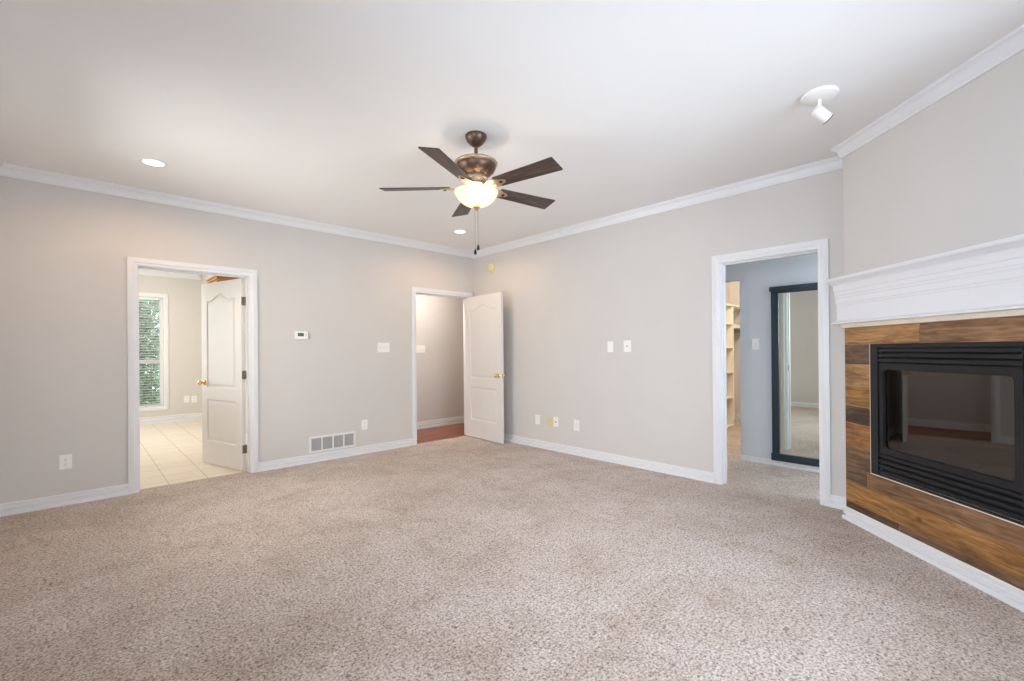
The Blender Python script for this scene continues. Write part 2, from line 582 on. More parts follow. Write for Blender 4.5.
for i, sd in enumerate(side):
    a, b = loop[i], loop[(i + 1) % 7]
    o = MB().sweep([a, b], CROWN, PLAN, loop[i - 1], loop[(i + 2) % 7]).build('trim_crown_' + sd, TRIM, smooth=35)
    struct(o, 'white stepped crown moulding along the top of the %s wall' % sd.replace('_', ' '))

CW = 0.068   # casing width


def baseboard(nm, a, b, label, prev=None, nxt=None, prof=BASE, z=0.0):
    pr = [(x, y + z) for x, y in prof]
    struct(MB().sweep([a, b], pr, PLAN, prev, nxt).build(nm, TRIM, smooth=30), label)


g = 0.006 + CW
baseboard('baseboard_north', (XW, 0), (D1[0] - g, 0), 'white baseboard before the tiled room doorway', prev=(XW, YS))
baseboard('baseboard_north_middle', (D1[1] + g, 0), (D2[0] - g, 0), 'white baseboard below the vent between the two doorways')
baseboard('baseboard_east', (0, 0), (0, D3[1] + g), 'white baseboard from the open door to the mirror hall doorway', prev=(XW, 0))
baseboard('baseboard_east_end', (0, D3[0] - g), RET_L, 'short white baseboard between the mirror hall doorway and the fireplace', nxt=CORN_L)
baseboard('baseboard_return', RET_L, CORN_L, 'short white baseboard on the chimney return', prev=(0, 0), nxt=CORN_R, prof=BASEF)
baseboard('baseboard_fireplace', CORN_L, CORN_R, 'white baseboard under the plank fireplace surround', prev=RET_L, nxt=RET_R, prof=BASEF)
baseboard('baseboard_south', RET_R, (XW, YS), 'white baseboard behind the camera', nxt=(XW, 0), prev=CORN_R)
baseboard('baseboard_west', (XW, YS), (XW, 0), 'white baseboard beside the camera', prev=(-1, YS), nxt=(0, 0))

# ------------------------------------------------------------------ door frames
CAS = [(0, 0), (0, 0.010), (0.006, 0.013), (0.022, 0.013), (0.027, 0.018), (0.050, 0.018), (0.054, 0.016), (CW, 0.016), (CW, 0)]


def door_frame(name, label, a0, a1, mw, thick=0.12, stop=None):
    """a0..a1 opening along the wall's local x; casing on both faces, jamb and stop between"""
    r_ = empty(name, mw=mw)
    rv = 0.006
    path = [(a0 - rv, 0.0), (a0 - rv, DH + rv), (a1 + rv, DH + rv), (a1 + rv, 0.0)]
    prof = [(-d, h) for d, h in CAS]                      # outward lies left of this path
    MB().sweep(path, prof, lambda a, b, h: (a, -h, b)).build('casing', TRIM, r_, smooth=30)
    MB().sweep(path, prof, lambda a, b, h: (a, thick + h, b)).build('casing', TRIM, r_, smooth=30)
    j = MB()
    j.box(a0 - JT, a0, -.001, thick + .001, 0, DH + JT).box(a1, a1 + JT, -.001, thick + .001, 0, DH + JT).box(a0, a1, -.001, thick + .001, DH, DH + JT)
    j.build('jamb', TRIM, r_)
    if stop is not None:
        s0, s1 = stop
        k = MB().box(a0, a0 + .011, s0, s1, 0, DH).box(a1 - .011, a1, s0, s1, 0, DH).box(a0 + .011, a1 - .011, s0, s1, DH - .011, DH)
        k.build('door_stop_strip', TRIM, r_)
    return struct(r_, label), r_


door_frame('trim_1', 'white casing and jamb around the tiled room doorway', D1[0], D1[1], WN, stop=(0.045, 0.078))
door_frame('trim_2', 'white casing and jamb around the corner doorway to the wood floored hall', D2[0], D2[1], WN, stop=(0.042, 0.075))
_, fr3 = door_frame('trim_3', 'white casing and jamb around the doorway to the mirror hall', -D3[1], -D3[0], WE, stop=(0.045, 0.078))
sp = MB().box(-D3[1], -D3[1] + .002, 0.082, 0.106, 0.98, 1.05).build('strike_plate', HINGE, fr3)

# ------------------------------------------------------------------ panelled door slabs
def offset_poly(poly, d):
    n = len(poly); out = []
    for i in range(n):
        p0, p1, p2 = Vector(poly[i - 1]), Vector(poly[i]), Vector(poly[(i + 1) % n])
        d0, d1 = (p1 - p0).normalized(), (p2 - p1).normalized()
        n0, n1 = Vector((-d0.y, d0.x)), Vector((-d1.y, d1.x))
        mm = n0 + n1; mm = mm / max(0.3, mm.dot(n0))
        out.append((p1.x + mm.x * d, p1.y + mm.y * d))
    return out


def panel_outline(x0, x1, z0, z1, arch=0.0):
    pts = [(x0, z0), (x1, z0)]
    if arch:
        n = 30
        for i in range(n + 1):
            t = i / n
            e = 0.5 - 0.5 * math.cos(2 * math.pi * min(1, max(0, (t - 0.10) / 0.80)))
            pts.append((x1 + (x0 - x1) * t, z1 + arch * e))
    else:
        pts += [(x1, z1), (x0, z1)]
    return pts


def make_door(name, label, wd, y0, y1, mw, knob_back, hinge_y):
    """slab in local x 0.003..wd; hinge axis at x = 0; faces at y0 < y1"""
    r_ = empty(name, mw=mw)
    X0, X1, Z0, Z1 = 0.003, wd, 0.012, 2.042
    st = 0.118
    ps = [panel_outline(X0 + st, X1 - st, 0.265, 0.735), panel_outline(X0 + st, X1 - st, 0.865, 1.842, 0.068)]
    m = MB()
    outer = [(X0, Z0), (X1, Z0), (X1, Z1), (X0, Z1)]
    flat = [Vector((a, b, 0)) for pl in [outer] + ps for a, b in pl]
    tris = tessellate_polygon([[Vector((a, b, 0)) for a, b in pl] for pl in [outer] + ps])
    for y in (y0, y1):
        m.add([(v.x, y, v.y) for v in flat], tris)
    for i in range(4):
        (a, b), (c, d) = outer[i], outer[(i + 1) % 4]
        m.add([(a, y0, b), (c, y0, d), (c, y1, d), (a, y1, b)], [(0, 1, 2, 3)])
    slab = m
    for pl in ps:
        pm = MB()
        for y, sg in ((y0, 1), (y1, -1)):
            rings = [(0, 0), (0.007, 0.007), (0.016, 0.0075), (0.040, 0.0015), (0.046, 0.0015)]
            prev = None
            for off, dep in rings:
                ring = [(a, y + sg * dep, b) for a, b in offset_poly(pl, off)]
                k = len(pm.v); n = len(ring)
                pm.v += ring
                if prev is not None:
                    for i in range(n):
                        i2 = (i + 1) % n
                        pm.f.append((prev + i, prev + i2, k + i2, k + i)); pm.mi.append(0)
                prev = k
            inner = [Vector((a, b, 0)) for a, b in offset_poly(pl, 0.046)]
            for t in tessellate_polygon([inner]):
                pm.f.append(tuple(prev + i for i in t)); pm.mi.append(0)
        pm.build('door_panel', DOOR, r_, smooth=50, recalc=True)
    slab.build('slab', DOOR, r_)
    # knob set on both faces
    kx, kz = wd - 0.062, 0.92
    for y, sg in ((y0, -1), (y1, 1)):
        k = MB().lathe([(0.0, 0), (0.030, 0), (0.031, 0.004), (0.026, 0.009), (0.012, 0.012), (0.0105, 0.030), (0.016, 0.034), (0.025, 0.042),
                        (0.0275, 0.052), (0.025, 0.061), (0.015, 0.067), (0.0, 0.069)], 24, axis='Y')
        k.v = [(a + kx, b * sg + y, c + kz) for a, b, c in k.v]
        k.build('door_knob', BRASS, r_, smooth=40)
    lb = MB().box(wd - .001, wd + .002, (y0 + y1) / 2 - .011, (y0 + y1) / 2 + .011, kz - .028, kz + .028)
    lb.build('latch_plate', BRASS, r_)
    for hz in (0.235, 1.02, 1.80):
        h = MB()
        h.lathe([(0.0, hz - .047), (0.004, hz - .047), (0.0065, hz - .044), (0.0065, hz + .044), (0.004, hz + .047), (0.0, hz + .047)], 12, c=(0, hinge_y, 0))
        ya, yb = (y0 + .003, y1 - .001) if hinge_y <= 0.0 else (y0 + .001, y1 - .003)
        h.box(0.0005, 0.0035, ya, yb, hz - .044, hz + .044)
        h.build('hinge', HINGE, r_, smooth=40)
    return struct(r_, label), r_


A1 = R(105.5)
make_door('door_1', 'white two panel door swung open into the tiled room', 0.83, 0.0, 0.035,
          Matrix.Translation((-3.022, 0.118, 0)) @ Matrix.Rotation(A1, 4, 'Z'), True, -0.004)
A2 = R(266.3)
make_door('door_2', 'white two panel arched door standing open against the far corner', 0.845, -0.035, 0.0,
          Matrix.Translation((-0.135, -0.006, 0)) @ Matrix.Rotation(A2, 4, 'Z'), True, 0.004)

# ------------------------------------------------------------------ fireplace : plank surround, insert, mantel
def FB(name, mats, build, parent=None, **kw):
    m = MB(); build(m)
    return m.build(name, mats, parent, **kw)


sur = empty('fireplace_surround', mw=WF)
tag(sur, 'stained wood plank surround framing the black fireplace', 'fireplace surround')
planks = [('honey', SL, 4.033, 1.280, 1.399), ('tanbrown', 4.035, SR, 1.280, 1.399),
          ('greybrown', SL, 3.649, 1.137, 1.279), ('tan', SL, 3.649, 0.985, 1.136), ('amber', SL, 3.649, 0.840, 0.984),
          ('dark', SL, 3.649, 0.715, 0.839), ('orange', SL, 3.649, 0.545, 0.714), ('brown', SL, 3.649, 0.398, 0.544),
          ('tan', 4.661, SR, 1.137, 1.279), ('brown', 4.661, SR, 0.985, 1.136), ('orange', 4.661, SR, 0.840, 0.984),
          ('greybrown', 4.661, SR, 0.700, 0.839), ('honey', 4.661, SR, 0.545, 0.699), ('midbrown', 4.661, SR, 0.398, 0.544),
          ('greybrown', SL, 3.618, 0.291, 0.397), ('midbrown', 3.6195, SR, 0.291, 0.397),
          ('amber', SL, SR, 0.144, 0.290), ('dark', SL, 3.877, 0.094, 0.143), ('brown', 3.8785, SR, 0.094, 0.143)]
keys = list(PW)
m = MB()
for k, a, b, z0, z1 in planks:
    m.cur = keys.index(k)
    m.box(max(a, SL + .006), b, -0.004, 0.0, z0, z1)
m.build('plank_cladding', [PW[k] for k in keys], sur, bevel=0.0012)
m = MB().box(3.649, 3.6555, -0.006, 0, 0.404, 1.28).box(3.649, 4.661, -0.006, 0, 0.3975, 0.404).box(4.6545, 4.661, -0.006, 0, 0.404, 1.28)
tag(m.build('caulk_line', CAULK, sur), 'pale caulk line along the insert')

ins = empty('fireplace_insert', mw=WF)
tag(ins, 'black metal fireplace insert with louvers and a dark glass door', 'fireplace')
IS0, IS1, IZ0, IZ1 = 3.656, 4.654, 0.4045, 1.2795
m = MB()
m.box(IS0, IS0 + .060, -.009, .0, IZ0, IZ1).box(IS1 - .060, IS1, -.009, 0, IZ0, IZ1)
m.box(IS0 + .06, IS1 - .06, -.009, 0, IZ1 - .027, IZ1).box(IS0 + .06, IS1 - .06, -.009, 0, IZ0, IZ0 + .014)
m.build('outer_frame', BLACK, ins, bevel=0.003)
for a in (IS0 + .060, IS1 - .068):
    MB().box(a, a + .008, -.013, .002, IZ0 + .014, IZ1 - .027).build('side_flange', BLACK, ins, bevel=0.002)


for z0 in (1.2215, 1.1890, 1.1565):
    sec = [(-.009, z0 + .025), (-.009, z0 + .007), (-.003, z0 + .001), (0.004, z0 + .001), (-.002, z0 + .010), (-.002, z0 + .025)]
    MB().prism(sec, IS0 + .069, IS1 - .069, lambda a, b, h: (h, a, b)).build('louver_blade', BLACK, ins, bevel=0.0012)
for z0 in (0.5245, 0.4900, 0.4555, 0.4210):
    sec = [(-.009, z0 + .0265), (-.009, z0 + .008), (-.003, z0 + .001), (0.004, z0 + .001), (-.002, z0 + .012), (-.002, z0 + .0265)]
    MB().prism(sec, IS0 + .069, IS1 - .069, lambda a, b, h: (h, a, b)).build('louver_blade', BLACK, ins, bevel=0.0012)
for z0, z1 in ((1.150, 1.2525), (.4185, .560)):
    MB().box(IS0 + .066, IS1 - .066, .016, .026, z0, z1).build('louver_backing', BLACKD, ins)

# glass door frame with rounded opening
GS0, GS1, GZ0, GZ1 = 3.757, 4.552, 0.590, 1.1160
DS0, DS1, DZ0, DZ1 = IS0 + .071, IS1 - .071, 0.557, 1.153
gd = empty('glass_door'); gd.parent = ins


def rrect(x0, x1, z0, z1, r_, n=6):
    out = []
    for cx, cz, a0 in ((x1 - r_, z0 + r_, -90), (x1 - r_, z1 - r_, 0), (x0 + r_, z1 - r_, 90), (x0 + r_, z0 + r_, 180)):
        for i in range(n + 1):
            a = R(a0 + 90 * i / n); out.append((cx + r_ * math.cos(a), cz + r_ * math.sin(a)))
    return out


def ring_plate(outer, inner, y0, y1):
    m = MB()
    pls = [outer, inner]
    flat = [(a, b) for pl in pls for a, b in pl]
    tr = tessellate_polygon([[Vector((a, b, 0)) for a, b in pl] for pl in pls])
    for y in (y0, y1):
        m.add([(a, y, b) for a, b in flat], tr)
    for pl in pls:
        n = len(pl)
        m.add([(a, y0, b) for a, b in pl] + [(a, y1, b) for a, b in pl], [(i, (i + 1) % n, n + (i + 1) % n, n + i) for i in range(n)])
    return m


ring_plate(rrect(DS0, DS1, DZ0, DZ1, .006), rrect(GS0, GS1, GZ0, GZ1, .032), -.006, .012).build('door_frame', BLACK, gd)
ring_plate(rrect(GS0 - .001, GS1 + .001, GZ0 - .001, GZ1 + .001, .032), rrect(GS0 + .006, GS1 - .006, GZ0 + .006, GZ1 - .006, .028), -.004, .008).build('door_gasket', BLACKD, gd)
MB().box(DS0 + .01, DS1 - .01, .008, .012, DZ0 + .01, DZ1 - .01).build('pane', FGLASS, gd)
# firebox
m = MB()
fz0, fz1 = 0.575, 1.135
fa = [(3.735, 0.0165), (4.575, 0.0165), (4.43, .40), (3.88, .40)]
v = [(a, b, fz0) for a, b in fa] + [(a, b, fz1) for a, b in fa]
m.add(v, [(0, 1, 2, 3), (4, 7, 6, 5), (2, 6, 7, 3)])
m.cur = 1; m.add(v, [(1, 5, 6, 2), (3, 7, 4, 0)])
fbx = m.build('firebox', [BRICK, PANEL], ins, recalc=False)
gr = MB()
for sx in [3.93 + .065 * i for i in range(8)]:
    gr.tube([(sx, .05, .66), (sx, .06, .615), (sx, .29, .615), (sx, .30, .67)], .007, 8)
gr.tube([(3.91, .08, .605), (4.405, .08, .605)], .007, 8).tube([(3.91, .27, .605), (4.405, .27, .605)], .007, 8)
for sx in (3.95, 4.365):
    for yy in (.08, .27): gr.tube([(sx, yy, .605), (sx, yy, fz0)], .007, 8)
gr.build('grate', BLACKD, ins, smooth=40)
for (a, b, r_) in (((3.90, .24, .662), (4.41, .26, .668), .042), ((3.95, .11, .655), (4.38, .13, .652), .034),
                   ((4.02, .10, .705), (4.20, .27, .738), .028), ((4.32, .09, .70), (4.17, .25, .745), .026)):
    a, b = Vector(a), Vector(b); n = 9
    pts, rs = [], []
    for i in range(n + 1):
        t = i / n
        pts.append(a.lerp(b, t) + Vector((0, rnd.uniform(-.006, .006), rnd.uniform(-.006, .006)))); rs.append(r_ * rnd.uniform(.85, 1.1))
    MB().tube(pts, rs, 12).build('fire_log', LOGM, ins, smooth=60)

mant = empty('mantel_shelf', mw=WF)
tag(mant, 'white moulded mantel beam above the wood planks', 'mantel')
MP = [(0, 1.768), (.080, 1.768), (.083, 1.764), (.083, 1.750), (.080, 1.744), (.076, 1.741), (.070, 1.738), (.064, 1.730), (.052, 1.718), (.048, 1.706),
      (.047, 1.672), (.043, 1.669), (.043, 1.640), (.0405, 1.637), (.0405, 1.622), (.038, 1.618), (.038, 1.582), (.0355, 1.578), (.0355, 1.566), (.033, 1.562),
      (.033, 1.462), (.036, 1.454), (.046, 1.446), (.058, 1.442), (.060, 1.438), (.060, 1.431), (0, 1.431)]
MB().sweep([(SL, .14), (SL, 0), (SR, 0), (SR, .14)], MP, PLAN).build('beam', TRIM, mant, smooth=25)
m = MB().box(SL + .002, SR - .002, -.030, 0, 1.400, 1.4305)
tag(m.build('bottom_strip', CREAM, mant, bevel=0.002), 'cream strip under the mantel')

# ------------------------------------------------------------------ ceiling fan
FX, FY = -2.308, -2.880
fan = empty('ceiling_fan', (FX, FY, CH))
tag(fan, 'bronze five blade ceiling fan with a lit glass bowl', 'ceiling fan')


def F_(name, mats, m, **kw):
    m.v = [(a, b, c - CH) for a, b, c in m.v]
    return m.build(name, mats, fan, **kw)


F_('canopy', BRONZE, MB().lathe([(0, 2.74), (.072, 2.74), (.0745, 2.733), (.0735, 2.722), (.064, 2.702), (.048, 2.683), (.032, 2.669), (.020, 2.664), (0, 2.664)], 40), smooth=40)
F_('downrod', BRONZE, MB().lathe([(.0125, 2.668), (.0125, 2.608), (.024, 2.602), (.030, 2.588), (.034, 2.580)], 24), smooth=50)
F_('motor_housing', BRONZE, MB().lathe([(0, 2.590), (.036, 2.586), (.060, 2.577), (.100, 2.566), (.134, 2.556), (.138, 2.534), (.136, 2.516), (.124, 2.492), (.104, 2.472), (.086, 2.460), (.078, 2.455), (0, 2.455)], 56), smooth=40)
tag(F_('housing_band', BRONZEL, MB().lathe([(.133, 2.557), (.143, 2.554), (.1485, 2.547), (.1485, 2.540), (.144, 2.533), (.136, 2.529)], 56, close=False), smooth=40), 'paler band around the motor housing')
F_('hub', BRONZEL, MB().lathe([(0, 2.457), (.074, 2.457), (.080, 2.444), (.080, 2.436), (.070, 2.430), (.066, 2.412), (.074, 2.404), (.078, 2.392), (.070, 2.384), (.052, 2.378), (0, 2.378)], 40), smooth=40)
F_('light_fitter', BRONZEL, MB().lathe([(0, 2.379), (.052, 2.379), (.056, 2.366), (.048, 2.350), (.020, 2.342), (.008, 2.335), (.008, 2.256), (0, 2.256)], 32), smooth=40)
bowl = F_('light_bowl', BOWL, MB().lathe([(.1480, 2.352), (.1490, 2.345), (.1440, 2.330), (.1330, 2.311), (.1170, 2.291), (.0960, 2.272), (.0700, 2.258), (.040, 2.251), (.010, 2.249)], 56, close=False), smooth=80)
tag(bowl, 'lit frosted glass bowl')
F_('bowl_finial', BRASS, MB().lathe([(0, 2.252), (.024, 2.250), (.025, 2.240), (.016, 2.235), (.010, 2.228), (.006, 2.222), (0, 2.220)], 24), smooth=40)


def arc_rect(pts, rad, n=4):
    out = []
    k = len(pts)
    for i in range(k):
        p0, p1, p2 = Vector(pts[i - 1]), Vector(pts[i]), Vector(pts[(i + 1) % k])
        a = p1 + (p0 - p1).normalized() * rad; b = p1 + (p2 - p1).normalized() * rad
        for j in range(n + 1):
            t = j / n
            out.append(tuple((1 - t) ** 2 * a + 2 * t * (1 - t) * p1 + t * t * b))
    return out


BZ = 2.374 - CH
for k in range(5):
    ang = R(-81.3 + 72 * k)
    mt = Matrix.Rotation(ang, 4, 'Z') @ Matrix.Translation((0, 0, BZ)) @ Matrix.Rotation(R(-13), 4, 'X')
    pl = arc_rect([(.178, -.052), (.655, -.069), (.655, .069), (.178, .052)], .010)
    bl = MB().prism(pl, .0005, .0070, lambda a, b, h: (a, b, h)).build('fan_blade', BLADE, fan, bevel=0.001)
    bl.matrix_local = mt
    am = MB()
    op = [(.058, -.016), (.085, -.018), (.110, -.030), (.135, -.043), (.165, -.046), (.190, -.040), (.215, -.026), (.245, -.016),
          (.258, 0), (.245, .016), (.215, .026), (.190, .040), (.165, .046), (.135, .043), (.110, .030), (.085, .018), (.058, .016)]
    am.prism(op, -.0060, 0.0, lambda a, b, h: (a, b, h))
    am.tube([(.050, 0, .022), (.085, 0, .014), (.120, 0, -.002), (.160, 0, -.006)], [.014, .012, .010, .006], 10)
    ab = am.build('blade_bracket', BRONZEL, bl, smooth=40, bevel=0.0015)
    MB().lathe([(0, -.0125), (.008, -.012), (.0125, -.008), (.0135, -.0055)], 18, c=(.218, 0, 0), close=False).build('bracket_cap', BLACKD, bl, smooth=50)
for dx, z1 in ((-.010, 1.925), (.010, 1.955)):
    ox, oy = rt.x * dx, rt.y * dx
    ch = MB()
    zz = 2.232
    ch.tube([(ox, oy, zz), (ox, oy, z1 + .03)], .0016, 6)
    z = zz
    while z > z1 + .03:
        ch.lathe([(0, z), (.0026, z - .002), (.0026, z - .004), (0, z - .006)], 6, c=(ox, oy, 0)); z -= .012
    co = F_('pull_chain', CHAIN, ch, smooth=50)
    pn = MB().lathe([(0, z1 + .032), (.004, z1 + .030), (.009, z1 + .014), (.0105, z1 + .004), (.007, z1 - .006), (0, z1 - .009)], 16, c=(ox, oy, 0))
    pn.v = [(a, b, c - CH) for a, b, c in pn.v]
    pn.build('chain_pendant', BLACK, co, smooth=50)
for k in range(4):
    a = R(20 + 90 * k)
    l = bpy.data.lights.new('fan_bulb', 'POINT'); l.energy = 1.6; l.color = (1.0, 0.86, 0.66); l.shadow_soft_size = 0.025
    o = bpy.data.objects.new('fan_bulb', l); COL.objects.link(o); o.location = (FX + .062 * math.cos(a), FY + .062 * math.sin(a), 2.322)

# ------------------------------------------------------------------ recessed lights and ceiling spotlight
def can_light(x, y, label):
    r_ = empty('recessed_light', (x, y, CH))
    tag(r_, label, 'ceiling light', 'recessed ceiling lights')
    MB().lathe([(.066, -.004), (.070, -.006), (.086, -.004), (.090, -.001), (.090, 0.0), (.066, 0.0)], 40, close=False).build('trim_ring', TRIM, r_, smooth=40)
    MB().lathe([(0, -.0035), (.040, -.0035), (.067, -.0025), (.067, -.0005), (0, -.0005)], 40).build('lens', LAMP, r_, smooth=40)
    l = bpy.data.lights.new('recessed_lamp', 'SPOT'); l.energy = 27; l.color = (1.0, 0.66, 0.36)
    l.spot_size = R(172); l.spot_blend = 0.55; l.shadow_soft_size = 0.035
    o = bpy.data.objects.new('recessed_lamp', l); COL.objects.link(o); o.location = (x, y, CH - .012)


can_light(-3.866, -0.834, 'round lit recessed light in the ceiling in front of the tiled room doorway')
can_light(-0.873, -0.811, 'round lit recessed light in the ceiling near the corner, behind the fan')

spx, spy = -1.153, -4.638
sl = empty('ceiling_spotlight', (spx, spy, CH))
tag(sl, 'small white swivel spotlight on the ceiling in front of the fireplace', 'spotlight')
MB().lathe([(0, 0), (.092, 0), (.094, -.006), (.092, -.018), (.080, -.026), (.040, -.031), (0, -.032)], 40).build('canopy', PLASTIC, sl, smooth=40)
MB().lathe([(.010, -.028), (.010, -.062), (.013, -.064), (.013, -.082), (.008, -.086)], 20).build('swivel_stem', PLASTIC, sl, smooth=40)
hd = Vector((0.62, -0.56, -0.62)).normalized()
hm = MB().lathe([(0, -.052), (.020, -.052), (.030, -.046), (.035, -.034), (.036, .050), (.0365, .056), (.033, .056), (.031, .030), (0, .028)], 32)
mm = Matrix.Translation(Vector((0, 0, -.106)) + hd * .012) @ hd.to_track_quat('Z', 'Y').to_matrix().to_4x4() @ Matrix.Scale(.90, 4)
hm.xf(mm).build('lamp_head', PLASTIC, sl, smooth=40)
tag(MB().lathe([(.0366, .052), (.0372, .054), (.0372, .058), (.0330, .058), (.0325, .052)], 32, close=False).xf(mm).build('head_rim', DKMETAL, sl, smooth=40), 'dark rim around the lamp opening')

# ------------------------------------------------------------------ wall plates, thermostat, vent, detector
WHALL = Matrix.Translation((0, 1.05, 0)); WTILE = Matrix.Translation((0, 5.0, 0))
WMH = Matrix.Translation((1.11, 0, 0)) @ WE


def at(wm, x, z):
    return wm @ Matrix.Translation((x, 0, z))


def plate(r_, w_, h_, mat, name='cover_plate'):
    MB().box(-w_ / 2, w_ / 2, -.006, 0, -h_ / 2, h_ / 2).build(name, mat, r_, bevel=0.0022)


def outlet(wm, x, z, label, group=None, w_=.076, h_=.120):
    r_ = empty('wall_outlet', mw=at(wm, x, z)); tag(r_, label, 'outlet', group)
    plate(r_, w_, h_, PLASTIC)
    for dz in (.021, -.021):
        m = MB().prism(rrect(-.017, .017, dz - .014, dz + .014, .008, 4), -.0085, -.005, lambda a, b, h: (a, h, b))
        rc = m.build('receptacle', PLASTIC, r_)
        m = MB().box(-.0075, -.0055, -.0090, -.008, dz - .003, dz + .006).box(.0055, .0075, -.0090, -.008, dz - .004, dz + .006)
        m.lathe([(0, -.0090), (.0022, -.0090), (.0022, -.008)], 10, c=(0, 0, dz - .008), axis='Y')
        m.build('slot_marks', PLASTD, rc)
    MB().lathe([(0, -.0075), (.003, -.007), (.0035, -.006)], 12, axis='Y', close=False).build('screw', PLASTG, r_)
    return r_


def switch(wm, x, z, n, label, w_, h_=.118, rocker=False):
    r_ = empty('light_switch', mw=at(wm, x, z)); tag(r_, label, 'light switch')
    plate(r_, w_, h_, PLASTIC)
    for i in range(n):
        cx = (i - (n - 1) / 2) * .046
        if rocker:
            MB().box(cx - .0165, cx + .0165, -.0085, -.005, -.034, .034).build('rocker', PLASTIC, r_, bevel=0.0015)
        else:
            b = MB().box(cx - .0055, cx + .0055, -.0068, -.005, -.0125, .0125).build('toggle_slot', PLASTG, r_)
            t = MB().add([(cx - .004, -.006, -.006), (cx + .004, -.006, -.006), (cx + .004, -.006, .006), (cx - .004, -.006, .006),
                          (cx - .003, -.019, -.012), (cx + .003, -.019, -.012), (cx + .003, -.017, -.004), (cx - .003, -.017, -.004)],
                         [(0, 1, 2, 3), (4, 5, 6, 7), (0, 1, 5, 4), (1, 2, 6, 5), (2, 3, 7, 6), (3, 0, 4, 7)])
            t.build('toggle', PLASTIC, r_, bevel=0.0008)
    return r_


outlet(WN, -4.375, 0.358, 'white outlet low on the wall between the room corner and the tiled room doorway')
outlet(WN, -1.752, 0.357, 'white outlet just above the end of the return vent')
outlet(WE, 1.290, 0.359, 'white outlet low on the wall, first plate beyond the open door')
outlet(WE, 1.925, 0.354, 'white outlet standing apart from the low row, nearer the mirror hall doorway', w_=.08, h_=.13)
r_ = empty('blank_wall_plate', mw=at(WE, 1.497, 0.352)); tag(r_, 'yellowed blank wall plate in the low row of white plates', 'wall plate')
plate(r_, .084, .128, IVORY)
for dz in (.042, -.042):
    MB().lathe([(0, -.0075), (.003, -.007), (.0035, -.006)], 12, c=(0, 0, dz), axis='Y', close=False).build('screw', IVORYD, r_)
r_ = empty('cable_jack_plate', mw=at(WE, 1.603, 0.362)); tag(r_, 'white cable jack plate right beside the yellowed plate', 'wall plate')
plate(r_, .080, .122, PLASTIC)
MB().lathe([(0, -.016), (.004, -.016), (.0048, -.015), (.0048, -.0095), (.0085, -.009), (.0085, -.006)], 16, axis='Y', close=False).build('jack', PLASTD, r_, smooth=40)

switch(WN, -1.488, 1.308, 3, 'white three toggle switch plate beside the corner doorway', .166, .122)
switch(WE, 2.410, 1.290, 1, 'narrow white rocker switch at chest height on the long blank wall', .074, .122, rocker=True)
r_ = empty('cable_jack_plate', mw=at(WE, 2.627, 1.293)); tag(r_, 'white wall plate with a small dark jack at chest height beside the rocker switch', 'wall plate')
plate(r_, .088, .124, PLASTIC)
MB().lathe([(0, -.014), (.006, -.014), (.0070, -.012), (.0070, -.009), (.011, -.009), (.011, -.006)], 16, axis='Y', close=False).build('jack', PLASTG, r_, smooth=40)
switch(WHALL, -0.275, 1.295, 3, 'white three toggle switch plate inside the wood floored hall', .166, .125)
switch(WMH, 3.554, 1.305, 1, 'white single toggle switch beside the dark framed mirror', .074, .122)
outlet(WTILE, -2.850, 0.40, 'white outlet on the far wall of the tiled room, nearer the window', w_=.085, h_=.125)
outlet(WTILE, -2.735, 0.39, 'white outlet on the far wall of the tiled room, next to the door edge', w_=.085, h_=.125)

th = empty('thermostat', mw=at(WN, -2.497, 1.447)); tag(th, 'white thermostat on the wall beside the tiled room doorway', 'thermostat')
MB().prism(rrect(-.070, .070, -.042, .042, .012, 5), -.026, -.003, lambda a, b, h: (a, h, b)).build('body', PLASTIC, th, bevel=0.002)
MB().box(-.062, .062, -.003, 0, -.036, .036).build('back_plate', PLASTIC, th)
MB().box(-.040, .024, -.0268, -.025, -.014, .024).build('screen', LCD, th)
for dz in (.012, -.008):
    MB().box(.042, .056, -.0275, -.025, dz - .005, dz + .005).build('button', PLASTG, th, bevel=0.001)

vt = empty('return_vent', mw=at(WN, -2.145, 0.200)); tag(vt, 'white four bay return air vent low on the wall above the baseboard', 'vent')
VW, VH = .545, .184
m = MB()
m.box(-VW / 2, VW / 2, -.009, 0, VH / 2 - .022, VH / 2).box(-VW / 2, VW / 2, -.009, 0, -VH / 2, -VH / 2 + .022)
m.box(-VW / 2, -VW / 2 + .024, -.009, 0, -VH / 2 + .022, VH / 2 - .022).box(VW / 2 - .024, VW / 2, -.009, 0, -VH / 2 + .022, VH / 2 - .022)
m.build('vent_frame', TRIM, vt)
bw = (VW - .048 - 3 * .016) / 4
for i in range(4):
    x0 = -VW / 2 + .024 + i * (bw + .016)
    if i: MB().box(x0 - .016, x0, -.009, 0, -VH / 2 + .022, VH / 2 - .022).build('mullion', TRIM, vt)
    b = MB().box(x0, x0 + bw, -.0012, -.0004, -VH / 2 + .022, VH / 2 - .022)
    z = -VH / 2 + .026
    while z < VH / 2 - .026:
        b.prism([(-.008, z), (-.007, z), (-.002, z + .008), (-.003, z + .008)], x0, x0 + bw, lambda a, c, h: (h, a, c)); z += .0095
    b.build('louver_bay', VENTG, vt)

